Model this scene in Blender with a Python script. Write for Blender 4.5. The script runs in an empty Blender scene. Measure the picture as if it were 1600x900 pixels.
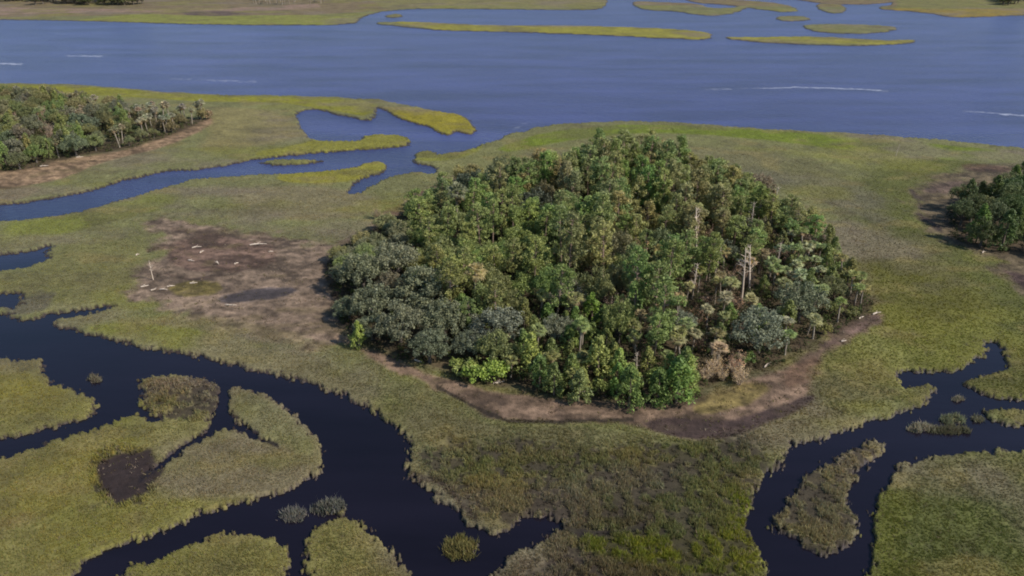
import bpy, math, random
import numpy as np
from mathutils import Vector, Matrix

# ------------------------------------------------------------------ camera, sky, sun, exposure
SC = bpy.context.scene
H = 80.0
PITCH = math.radians(25.0)
HFOV = math.radians(65.0)
FPX = 800.0 / math.tan(HFOV / 2)          # focal length in pixels of the 1600 px wide photo

cam_data = bpy.data.cameras.new('camera')
cam = bpy.data.objects.new('camera', cam_data)
SC.collection.objects.link(cam)
cam.location = (0, 0, H)
cam.rotation_euler = (math.pi / 2 - PITCH, 0, 0)
cam_data.sensor_width = 36
cam_data.angle = HFOV
cam_data.clip_end = 20000
SC.camera = cam

SUN_EL = math.radians(41)
SUN_AZ = math.radians(112)                # clockwise from +Y (away from camera): right, a little towards the camera
world = bpy.data.worlds.new('World'); SC.world = world
world.use_nodes = True
wn = world.node_tree.nodes; wl = world.node_tree.links
sky = wn.new('ShaderNodeTexSky'); sky.sky_type = 'NISHITA'
sky.sun_disc = False; sky.sun_elevation = SUN_EL; sky.sun_rotation = SUN_AZ
sky.air_density = 1.0; sky.dust_density = 0.3; sky.ozone_density = 3.0
wl.new(sky.outputs[0], wn['Background'].inputs[0])
wn['Background'].inputs[1].default_value = 0.11
sd_ = bpy.data.lights.new('sun', 'SUN'); sd_.energy = 4.3; sd_.angle = math.radians(0.5); sd_.color = (1.0, 0.93, 0.84)
sun = bpy.data.objects.new('sun', sd_); SC.collection.objects.link(sun)
sdir = Vector((math.sin(SUN_AZ) * math.cos(SUN_EL), math.cos(SUN_AZ) * math.cos(SUN_EL), math.sin(SUN_EL)))
sun.rotation_euler = sdir.to_track_quat('Z', 'Y').to_euler()
sun.location = (0, 0, 200)
SC.view_settings.view_transform = 'Standard'
SC.view_settings.look = 'None'
SC.view_settings.exposure = 0.22
SC.view_settings.gamma = 1
SC.cycles.filter_width = 1.9
SC.view_settings.use_curve_mapping = False

# ------------------------------------------------------------------ helpers
rng = np.random.default_rng(7)
random.seed(7)
COL = SC.collection
CP, SP = math.cos(PITCH), math.sin(PITCH)

def at(px, py, z=0.0):
    """world point at height z seen at pixel (px, py) of the 1600x900 photograph"""
    a = (px - 800) / FPX; b = (450 - py) / FPX
    d = (a, CP + b * SP, -SP + b * CP)
    t = (z - H) / d[2]
    return (d[0] * t, d[1] * t)

def to_px(x, y, z):
    dy = y * CP - (z - H) * SP
    up = y * SP + (z - H) * CP
    return 800 + FPX * x / dy, 450 - FPX * up / dy

def lin(c):
    c = np.asarray(c, float) / 255.0
    return np.where(c <= 0.04045, c / 12.92, ((c + 0.055) / 1.055) ** 2.4)

def _hash(ix, iy, seed):
    h = (ix.astype(np.int64) * 374761393 + iy.astype(np.int64) * 668265263 + seed * 1442695041) & 0xffffffff
    h = ((h ^ (h >> 13)) * 1274126177) & 0xffffffff
    h = ((h ^ (h >> 16)) * 2246822519) & 0xffffffff
    return ((h ^ (h >> 15)) & 0xffffff) / float(0xffffff)

def vnoise(x, y, seed=0):
    ix = np.floor(x); iy = np.floor(y); fx = x - ix; fy = y - iy
    fx = fx * fx * (3 - 2 * fx); fy = fy * fy * (3 - 2 * fy)
    ix = ix.astype(np.int64); iy = iy.astype(np.int64)
    a = _hash(ix, iy, seed); b = _hash(ix + 1, iy, seed); c = _hash(ix, iy + 1, seed); d = _hash(ix + 1, iy + 1, seed)
    return (a * (1 - fx) + b * fx) * (1 - fy) + (c * (1 - fx) + d * fx) * fy

def fbm(x, y, seed=0, octv=4):
    s = 0; a = 0.5; t = 0
    for k in range(octv):
        s = s + a * vnoise(x * 2 ** k + 17.3 * k, y * 2 ** k - 9.1 * k, seed + k); t += a; a *= 0.55
    return s / t * 2 - 1            # -1..1

def sstep(a, b, x):
    t = np.clip((x - a) / (b - a), 0, 1)
    return t * t * (3 - 2 * t)

def chaikin(P, n=1):
    P = np.asarray(P, float)
    for _ in range(n):
        Q = np.roll(P, -1, 0)
        P = np.stack([P * 0.75 + Q * 0.25, P * 0.25 + Q * 0.75], 1).reshape(-1, 2)
    return P

def ground_poly(px, n=1):
    return chaikin([at(a, b) for a, b in px], n)

def sdf(P, X, Y, margin):
    """signed distance, positive inside; -margin far outside"""
    out = np.full(X.shape, -margin, float)
    lo = P.min(0) - margin; hi = P.max(0) + margin
    m = (X > lo[0]) & (X < hi[0]) & (Y > lo[1]) & (Y < hi[1])
    x = X[m]; y = Y[m]
    if x.size == 0: return out
    best = np.full(x.shape, 1e18); ins = np.zeros(x.shape, bool)
    Q = np.roll(P, -1, 0)
    for (ax, ay), (bx, by) in zip(P, Q):
        ex, ey = bx - ax, by - ay
        L = ex * ex + ey * ey + 1e-12
        t = np.clip(((x - ax) * ex + (y - ay) * ey) / L, 0, 1)
        dx = x - ax - t * ex; dy = y - ay - t * ey
        best = np.minimum(best, dx * dx + dy * dy)
        c = (ay > y) != (by > y)
        if abs(ey) > 1e-12:
            ins ^= c & (x < ex * (y - ay) / ey + ax)
    d = np.sqrt(best)
    out[m] = np.where(ins, d, -d)
    return out

def new_mesh(name, V, F, mat=None, col=None, smooth=False):
    """V (n,3), F (m,k) equal-sized faces; col (n,4) float colours"""
    V = np.asarray(V, np.float32); F = np.asarray(F, np.int32)
    me = bpy.data.meshes.new(name)
    k = F.shape[1]
    me.vertices.add(len(V)); me.vertices.foreach_set('co', V.ravel())
    me.loops.add(F.size); me.loops.foreach_set('vertex_index', F.ravel())
    me.polygons.add(len(F))
    me.polygons.foreach_set('loop_start', np.arange(0, F.size, k, dtype=np.int32))
    try: me.polygons.foreach_set('loop_total', np.full(len(F), k, np.int32))
    except Exception: pass
    if smooth: me.polygons.foreach_set('use_smooth', np.ones(len(F), bool))
    if col is not None:
        a = me.color_attributes.new('Col', 'FLOAT_COLOR', 'POINT')
        a.data.foreach_set('color', np.asarray(col, np.float32).ravel())
    me.update(calc_edges=True)
    if mat: me.materials.append(mat)
    return me

def link(name, me, parent=None, color=None):
    o = bpy.data.objects.new(name, me); COL.objects.link(o)
    if parent is not None: o.parent = parent
    if color is not None: o.color = (*color, 1)
    return o

def tag(o, label=None, cat=None, group=None, kind=None):
    if label: o['label'] = label
    if cat: o['category'] = cat
    if group: o['group'] = group
    if kind: o['kind'] = kind
    return o

def tube(pts, rads, sides=6):
    pts = [Vector(p) for p in pts]; V = []; F = []
    for i, p in enumerate(pts):
        d = (pts[min(i + 1, len(pts) - 1)] - pts[max(i - 1, 0)])
        if d.length < 1e-6: d = Vector((0, 0, 1))
        d.normalize()
        u = d.cross(Vector((0.31, 0.95, 0.02))); u.normalize(); w = d.cross(u)
        for k in range(sides):
            a = 2 * math.pi * k / sides
            V.append(p + (u * math.cos(a) + w * math.sin(a)) * rads[i])
    for i in range(len(pts) - 1):
        for k in range(sides):
            a = i * sides + k; b = i * sides + (k + 1) % sides
            F.append((a, b, b + sides, a + sides))
    e = (len(pts) - 1) * sides                       # close the tip
    V.append(pts[-1]); 
    for k in range(sides): F.append((e + k, e + (k + 1) % sides, len(V) - 1, len(V) - 1))
    return V, F

class Soup:
    def __init__(s): s.V = []; s.F = []; s.n = 0
    def add(s, V, F):
        V = np.array([tuple(v) for v in V], float) if not isinstance(V, np.ndarray) else V
        F = np.asarray(F, int)
        s.V.append(V); s.F.append(F + s.n); s.n += len(V)
    def mesh(s, name, mat, smooth=False):
        V = np.concatenate(s.V); F = np.concatenate(s.F)
        me = bpy.data.meshes.new(name)
        me.from_pydata(V.tolist(), [], [tuple(dict.fromkeys(f)) for f in F.tolist()])
        if smooth: me.polygons.foreach_set('use_smooth', np.ones(len(me.polygons), bool))
        me.materials.append(mat); return me

# ------------------------------------------------------------------ materials
def mat_new(name):
    m = bpy.data.materials.new(name); m.use_nodes = True
    nt = m.node_tree; b = nt.nodes['Principled BSDF']
    return m, nt, b
def node(nt, t, **kw):
    n = nt.nodes.new(t)
    for k, v in kw.items(): setattr(n, k, v)
    return n
def mixc(nt, fac, a, b, mode='MIX'):
    n = node(nt, 'ShaderNodeMix', data_type='RGBA', blend_type=mode)
    for s, v in ((0, fac), (6, a), (7, b)):
        if hasattr(v, 'is_output'): nt.links.new(v, n.inputs[s])
        elif v is not None: n.inputs[s].default_value = v
    return n.outputs[2]
def noise(nt, scale, detail=3, vec=None, rough=0.55):
    n = node(nt, 'ShaderNodeTexNoise'); n.inputs['Scale'].default_value = scale
    n.inputs['Detail'].default_value = detail; n.inputs['Roughness'].default_value = rough
    if vec is not None: nt.links.new(vec, n.inputs['Vector'])
    return n
def ramp(nt, inp, stops):
    r = node(nt, 'ShaderNodeValToRGB'); nt.links.new(inp, r.inputs[0])
    e = r.color_ramp.elements
    while len(e) < len(stops): e.new(0.5)
    for el, (p, c) in zip(e, stops): el.position = p; el.color = (c, c, c, 1) if isinstance(c, (int, float)) else (*c, 1)
    return r.outputs[0]

def mat_ground():
    m, nt, b = mat_new('marsh_ground')
    at_ = node(nt, 'ShaderNodeAttribute', attribute_name='Col')
    geo = node(nt, 'ShaderNodeNewGeometry')
    n1 = noise(nt, 0.9, 6, geo.outputs['Position'], 0.7)
    n2 = noise(nt, 0.09, 5, geo.outputs['Position'], 0.6)
    v1 = ramp(nt, n1.outputs[0], [(0.3, 0.62), (0.7, 1.35)])
    v2 = ramp(nt, n2.outputs[0], [(0.3, 0.82), (0.7, 1.16)])
    c = mixc(nt, 1, at_.outputs['Color'], v1, 'MULTIPLY')
    c = mixc(nt, 1, c, v2, 'MULTIPLY')
    nt.links.new(c, b.inputs['Base Color'])
    r = node(nt, 'ShaderNodeMapRange'); nt.links.new(at_.outputs['Alpha'], r.inputs[0])
    r.inputs[1].default_value = 0; r.inputs[2].default_value = 1; r.inputs[3].default_value = 0.95; r.inputs[4].default_value = 0.28
    nt.links.new(r.outputs[0], b.inputs['Roughness'])
    b.inputs['Specular IOR Level'].default_value = 0.25
    bp = node(nt, 'ShaderNodeBump'); bp.inputs['Strength'].default_value = 0.6; bp.inputs['Distance'].default_value = 0.35
    n3 = noise(nt, 1.6, 5, geo.outputs['Position'], 0.7)
    nt.links.new(n3.outputs[0], bp.inputs['Height']); nt.links.new(bp.outputs[0], b.inputs['Normal'])
    return m

def mat_water():
    m, nt, b = mat_new('tidal_water')
    geo = node(nt, 'ShaderNodeNewGeometry')
    mp = node(nt, 'ShaderNodeMapping'); mp.inputs['Scale'].default_value = (0.012, 0.05, 1)
    nt.links.new(geo.outputs['Position'], mp.inputs[0])
    nb = noise(nt, 1.0, 5, mp.outputs[0], 0.6)
    sp = node(nt, 'ShaderNodeSeparateXYZ'); nt.links.new(geo.outputs['Position'], sp.inputs[0])
    # sky reflection put into the colour: far river blue, near creeks dark
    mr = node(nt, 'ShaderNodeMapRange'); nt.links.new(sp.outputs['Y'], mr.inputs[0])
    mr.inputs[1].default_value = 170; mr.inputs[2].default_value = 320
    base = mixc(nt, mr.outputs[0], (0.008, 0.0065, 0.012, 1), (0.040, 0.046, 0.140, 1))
    v = ramp(nt, nb.outputs[0], [(0.33, 0.7), (0.67, 1.3)])
    base = mixc(nt, 1, base, v, 'MULTIPLY')
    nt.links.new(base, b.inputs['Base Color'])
    b.inputs['IOR'].default_value = 1.33
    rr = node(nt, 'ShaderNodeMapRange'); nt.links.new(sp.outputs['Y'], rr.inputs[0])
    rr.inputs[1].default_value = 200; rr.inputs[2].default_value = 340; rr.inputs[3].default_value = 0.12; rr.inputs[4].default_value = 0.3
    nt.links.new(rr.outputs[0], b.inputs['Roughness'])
    mp2 = node(nt, 'ShaderNodeMapping'); mp2.inputs['Scale'].default_value = (0.35, 1.0, 1)
    mp2.inputs['Rotation'].default_value = (0, 0, 0.2)
    nt.links.new(geo.outputs['Position'], mp2.inputs[0])
    n2 = noise(nt, 0.9, 4, mp2.outputs[0], 0.6)
    bp = node(nt, 'ShaderNodeBump'); bp.inputs['Distance'].default_value = 0.35
    bs = node(nt, 'ShaderNodeMapRange'); nt.links.new(sp.outputs['Y'], bs.inputs[0])
    bs.inputs[1].default_value = 180; bs.inputs[2].default_value = 340; bs.inputs[3].default_value = 0.06; bs.inputs[4].default_value = 0.9
    nt.links.new(bs.outputs[0], bp.inputs['Strength'])
    nt.links.new(n2.outputs[0], bp.inputs['Height']); nt.links.new(bp.outputs[0], b.inputs['Normal'])
    return m

def mat_attr(name, rough=0.85, trans=0.25, var=0.35):
    m, nt, b = mat_new(name)
    a = node(nt, 'ShaderNodeAttribute', attribute_name='Col')
    nt.links.new(a.outputs['Color'], b.inputs['Base Color'])
    b.inputs['Roughness'].default_value = rough; b.inputs['Specular IOR Level'].default_value = 0.15
    out = nt.nodes['Material Output']
    t = node(nt, 'ShaderNodeBsdfTranslucent'); nt.links.new(a.outputs['Color'], t.inputs[0])
    mx = node(nt, 'ShaderNodeMixShader'); mx.inputs[0].default_value = trans
    nt.links.new(b.outputs[0], mx.inputs[1]); nt.links.new(t.outputs[0], mx.inputs[2]); nt.links.new(mx.outputs[0], out.inputs[0])
    return m

def mat_leaf(name, scale=0.9):
    m, nt, b = mat_new(name)
    oi = node(nt, 'ShaderNodeObjectInfo')
    geo = node(nt, 'ShaderNodeNewGeometry')
    n1 = noise(nt, scale, 3, geo.outputs['Position'])
    v = ramp(nt, n1.outputs[0], [(0.32, (0.66, 0.70, 0.72)), (0.68, (1.36, 1.30, 1.12))])
    rp = node(nt, 'ShaderNodeMapRange'); nt.links.new(geo.outputs['Random Per Island'], rp.inputs[0])
    rp.inputs[3].default_value = 0.6; rp.inputs[4].default_value = 1.45
    c = mixc(nt, 1, oi.outputs['Color'], v, 'MULTIPLY')
    c = mixc(nt, 1, c, rp.outputs[0], 'MULTIPLY')
    nt.links.new(c, b.inputs['Base Color'])
    b.inputs['Roughness'].default_value = 0.55; b.inputs['Specular IOR Level'].default_value = 0.3
    out = nt.nodes['Material Output']
    t = node(nt, 'ShaderNodeBsdfTranslucent'); nt.links.new(c, t.inputs[0])
    mx = node(nt, 'ShaderNodeMixShader'); mx.inputs[0].default_value = 0.32
    nt.links.new(b.outputs[0], mx.inputs[1]); nt.links.new(t.outputs[0], mx.inputs[2]); nt.links.new(mx.outputs[0], out.inputs[0])
    return m

def mat_bark(name):
    m, nt, b = mat_new(name)
    oi = node(nt, 'ShaderNodeObjectInfo')
    tc = node(nt, 'ShaderNodeTexCoord')
    mp = node(nt, 'ShaderNodeMapping'); mp.inputs['Scale'].default_value = (6, 6, 1.2); nt.links.new(tc.outputs['Object'], mp.inputs[0])
    n1 = noise(nt, 1.0, 5, mp.outputs[0], 0.7)
    v = ramp(nt, n1.outputs[0], [(0.3, 0.55), (0.7, 1.3)])
    c = mixc(nt, 1, oi.outputs['Color'], v, 'MULTIPLY')
    nt.links.new(c, b.inputs['Base Color']); b.inputs['Roughness'].default_value = 0.9
    bp = node(nt, 'ShaderNodeBump'); bp.inputs['Strength'].default_value = 0.5
    nt.links.new(n1.outputs[0], bp.inputs['Height']); nt.links.new(bp.outputs[0], b.inputs['Normal'])
    return m

M_GROUND = mat_ground(); M_WATER = mat_water(); M_GRASS = mat_attr('marsh_grass_blades', trans=0.42)
M_LEAF = mat_leaf('leaves'); M_BARK = mat_bark('bark')

# ------------------------------------------------------------------ the map: water and islets (traced on the photo, laid on the ground plane)
river = [(-700,28),(-300,30),(0,31),(130,33),(250,37),(420,40),(560,39),(563,28),(590,19),(640,14),(700,14),(800,15),(900,16),(940,15),(948,8),(950,-8),(960,-30),(1250,-30),
 (1380,-12),(1400,6),(1360,14),(1440,19),(1490,28),(1530,27),(1600,24),(1800,22),(2300,20),(2300,300),(1900,262),(1600,232),(1500,222),(1400,213),(1300,207),(1200,202),(1120,196),
 (1050,191),(980,189),(900,192),(850,197),(805,207),(767,221),(730,234),(683,243),(673,239),(640,248),(643,255),(667,260),(683,265),(677,272),(653,268),(613,275),(587,287),(567,298),
 (540,305),(547,296),(563,283),(583,275),(607,266),(600,255),(580,252),(540,265),(500,267),(450,272),(400,273),(333,278),(290,283),(250,295),(187,313),(143,328),(67,341),(0,345),(-300,385),
 (-300,340),(0,322),(50,316),(100,308),(160,293),(200,281),(250,270),(287,267),(333,262),(367,257),(400,249),(500,239),(600,233),(650,226),(630,210),(567,211),(563,220),(520,221),(487,217),(480,208),(468,195),
 (463,178),(480,172),(500,173),(530,181),(570,190),(583,187),(588,172),(592,161),(560,153),(480,150),(400,149),(300,147),(200,138),(130,133),(60,131),(0,130),(-300,128),(-700,122)]
left_creek = [(-300,490),(0,489),(33,500),(67,500),(80,490),(127,488),(153,482),(192,477),(160,486),(123,494),(84,500),(80,507),(110,517),(153,528),(210,537),(257,550),(300,558),(360,568),(400,580),(450,592),(483,600),
 (533,617),(547,628),(577,642),(597,658),(617,668),(630,680),(637,700),(635,723),(633,740),(647,757),(667,763),(683,780),(710,793),(727,813),(743,827),(767,833),(800,827),(820,803),(850,810),(873,817),(867,830),
 (847,843),(813,863),(783,883),(760,900),(745,960),(750,1100),(680,1100),(660,920),(650,897),(633,877),(600,847),(573,820),(543,802),(523,813),(497,823),(483,840),(477,867),(480,900),(490,1000),(455,1000),(450,900),(447,877),(443,853),
 (427,840),(400,837),(373,830),(333,837),(307,850),(267,867),(233,880),(200,887),(187,900),(150,960),(60,960),(120,900),(130,877),(167,860),(213,845),(260,830),(320,800),(367,788),(400,783),(450,770),(480,757),(503,737),
 (504,710),(497,690),(480,663),(450,637),(420,620),(400,612),(370,606),(358,612),(357,628),(355,645),(361,656),(385,668),(405,682),(425,694),(403,689),(376,676),(352,669),(338,676),(312,692),(290,704),(268,720),(243,742),(236,738),(262,714),(285,696),(310,683),(332,668),(337,650),(346,630),(347,600),(300,589),
 (247,587),(216,597),(232,612),(222,632),(240,650),(262,656),(240,662),(200,648),(167,665),(143,673),(100,683),(57,703),(27,715),(0,717),(-300,760),(-300,700),(0,684),(27,685),(50,677),(87,668),(127,657),(150,647),
 (157,627),(133,615),(80,600),(60,583),(77,563),(20,565),(0,561),(-300,545)]
inlet = [(-200,400),(0,398),(43,395),(85,382),(67,397),(77,407),(50,415),(0,425),(-200,440)]
pool = [(-80,462),(8,460),(30,455),(36,468),(26,484),(5,482),(-80,486)]
right_creek = [(1543,533),(1560,540),(1567,560),(1570,577),(1543,583),(1508,594),(1500,602),(1520,608),(1533,613),(1553,623),(1600,627),(1900,640),(1900,705),(1700,703),(1600,703),(1560,703),(1547,708),(1487,708),(1433,720),(1407,733),
 (1387,750),(1367,773),(1360,800),(1360,833),(1367,860),(1363,883),(1343,900),(1340,1000),(1215,1000),(1208,900),(1193,867),(1177,847),(1167,817),(1170,797),(1183,770),(1197,743),(1207,737),(1227,717),(1237,697),(1263,692),
 (1293,682),(1327,670),(1360,655),(1400,647),(1440,637),(1463,627),(1467,613),(1460,603),(1440,603),(1413,605),(1405,597),(1400,580),(1427,580),(1457,583),(1487,585),(1520,573),(1540,560),(1547,547)]
islets = [
 [(560,154),(600,156),(613,160),(653,168),(700,177),(727,180),(746,200),(743,210),(722,210),(712,205),(703,212),(687,208),(667,198),(633,190),(607,178),(590,168),(560,160)],
 [(403,253),(450,249),(505,250),(507,255),(460,259),(412,258)],
 [(640,246),(656,237),(676,235),(690,246),(720,240),(700,254),(660,252)],
 # far strips and flats at the top
 [(575,36),(640,34),(700,37),(760,40),(860,40),(960,42),(1060,46),(1108,51),(1112,63),(1040,60),(960,56),(860,52),(760,49),(690,48),(640,43)],
 [(1118,58),(1180,59),(1260,57),(1320,60),(1380,64),(1432,62),(1425,68),(1350,72),(1260,70),(1180,66)],
 [(1250,39),(1320,38),(1395,41),(1400,47),(1360,53),(1290,52),(1262,46)],
 [(990,2),(1040,4),(1090,6),(1110,14),(1160,12),(1176,2),(1165,12),(1150,20),(1120,25),(1085,23),(1060,18),(1010,16),(990,9)],
 [(1060,-8),(1120,-2),(1180,2),(1220,6),(1250,16),(1230,20),(1190,15),(1140,8),(1080,4)],
 [(1275,6),(1310,6),(1322,14),(1310,22),(1285,18)],
 [(1215,26),(1250,25),(1268,30),(1240,34),(1215,32)],
 [(1200,-12),(1300,-6),(1420,-4),(1400,4),(1330,8),(1260,3)],
 [(600,24),(625,22),(628,27),(608,28)],
 # creek islands
 [(1380,697),(1367,691),(1350,700),(1327,710),(1283,727),(1260,743),(1240,773),(1220,800),(1210,817),(1220,833),(1240,847),(1260,860),(1277,873),(1310,867),(1330,845),(1343,830),(1340,807),(1322,795),(1325,780),(1333,757),(1347,733),(1367,713)],
 [(1533,647),(1553,640),(1600,645),(1800,648),(1800,672),(1600,667),(1567,665),(1543,658)],
]
# freestanding clumps of salt grass in the creeks: (px, py, half width px, half height px)
clumps = [(458,806,20,11,'pale grey salt grass clump in the left creek, nearest the marsh tip'),
 (515,795,26,10,'grey salt grass clump directly behind the pointed marsh tip in the creek'),
 (718,858,27,20,'tan and green salt grass clump alone in the wide creek mouth'),
 (150,592,10,7,'tiny grey salt grass clump alone in the upper left creek'),
 (1440,670,20,7,'long pale grass clump in the right creek, leftmost of the low clumps'),
 (1490,657,20,8,'grey green grass clump in the right creek behind the long pale one'),
 (1484,673,30,6,'dull low grass clump lying in front of the other right creek clumps'),
 (1528,655,10,6,'small round grass clump beside the grassy bar in the right creek'),
 (1496,624,9,3,'tiny pale grass speck near the junction of the right creek arms')]
def ellipse_px(cx, cy, a, b, n=14, seed=0):
    r = random.Random(seed)
    return [(cx + a * math.cos(t) * r.uniform(.8, 1.15), cy + b * math.sin(t) * r.uniform(.8, 1.15)) for t in [2 * math.pi * k / n for k in range(n)]]
for i, c in enumerate(clumps): islets.append(ellipse_px(c[0], c[1], c[2] * .8, c[3] * .6, 12, i))

# ------------------------------------------------------------------ terrain grid (rings round the viewpoint's foot, dense where the marsh is near)
az = np.concatenate([np.linspace(-180, -58, 40)[:-1], np.linspace(-58, 58, 1400), np.linspace(58, 180, 40)[1:]])
az = np.radians(az)
rr = np.concatenate([np.linspace(1.0, 52, 10)[:-1], np.exp(np.linspace(math.log(52), math.log(1150), 620)), np.array([1250, 1400, 1650, 2000, 2600, 3500, 5000, 8000])])
NA, NR = len(az), len(rr)
A, R = np.meshgrid(az, rr)
X = np.sin(A) * R; Y = np.cos(A) * R

def wobble(X, Y):
    R_ = np.hypot(X, Y)
    k = np.clip(R_ / 120, 0.8, 4)
    return fbm(X * .55 / k, Y * .55 / k, 11, 4) * 0.9 * k + fbm(X * .12, Y * .12, 23, 2) * 0.8
WOB = wobble(X, Y)
land = np.full(X.shape, 80.0)
for P in (river, left_creek, right_creek, inlet, pool):
    land = np.minimum(land, -sdf(ground_poly(P, 1), X, Y, 80.0))
for P in islets:
    land = np.maximum(land, sdf(ground_poly(P, 1), X, Y, 30.0) + np.clip(R - 400, 0, 500) * .004)
land = land + WOB * np.clip(1.2 - land / 30, 0.2, 1) * 0.75 + (1.1 * fbm(X * 1.7, Y * 1.7, 13, 3) + .5 * fbm(X * .35, Y * .35, 14, 2)) * 1.3 * (R < 420)
bw = np.clip(R / 150, 0.7, 3.0)
Z = -0.8 + 1.3 * sstep(-0.9, 0.7, land / bw)
Z += np.where(land > 0.8, 0.10 * fbm(X * .5, Y * .5, 31, 3), 0) * sstep(0.8, 3, land)

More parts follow.
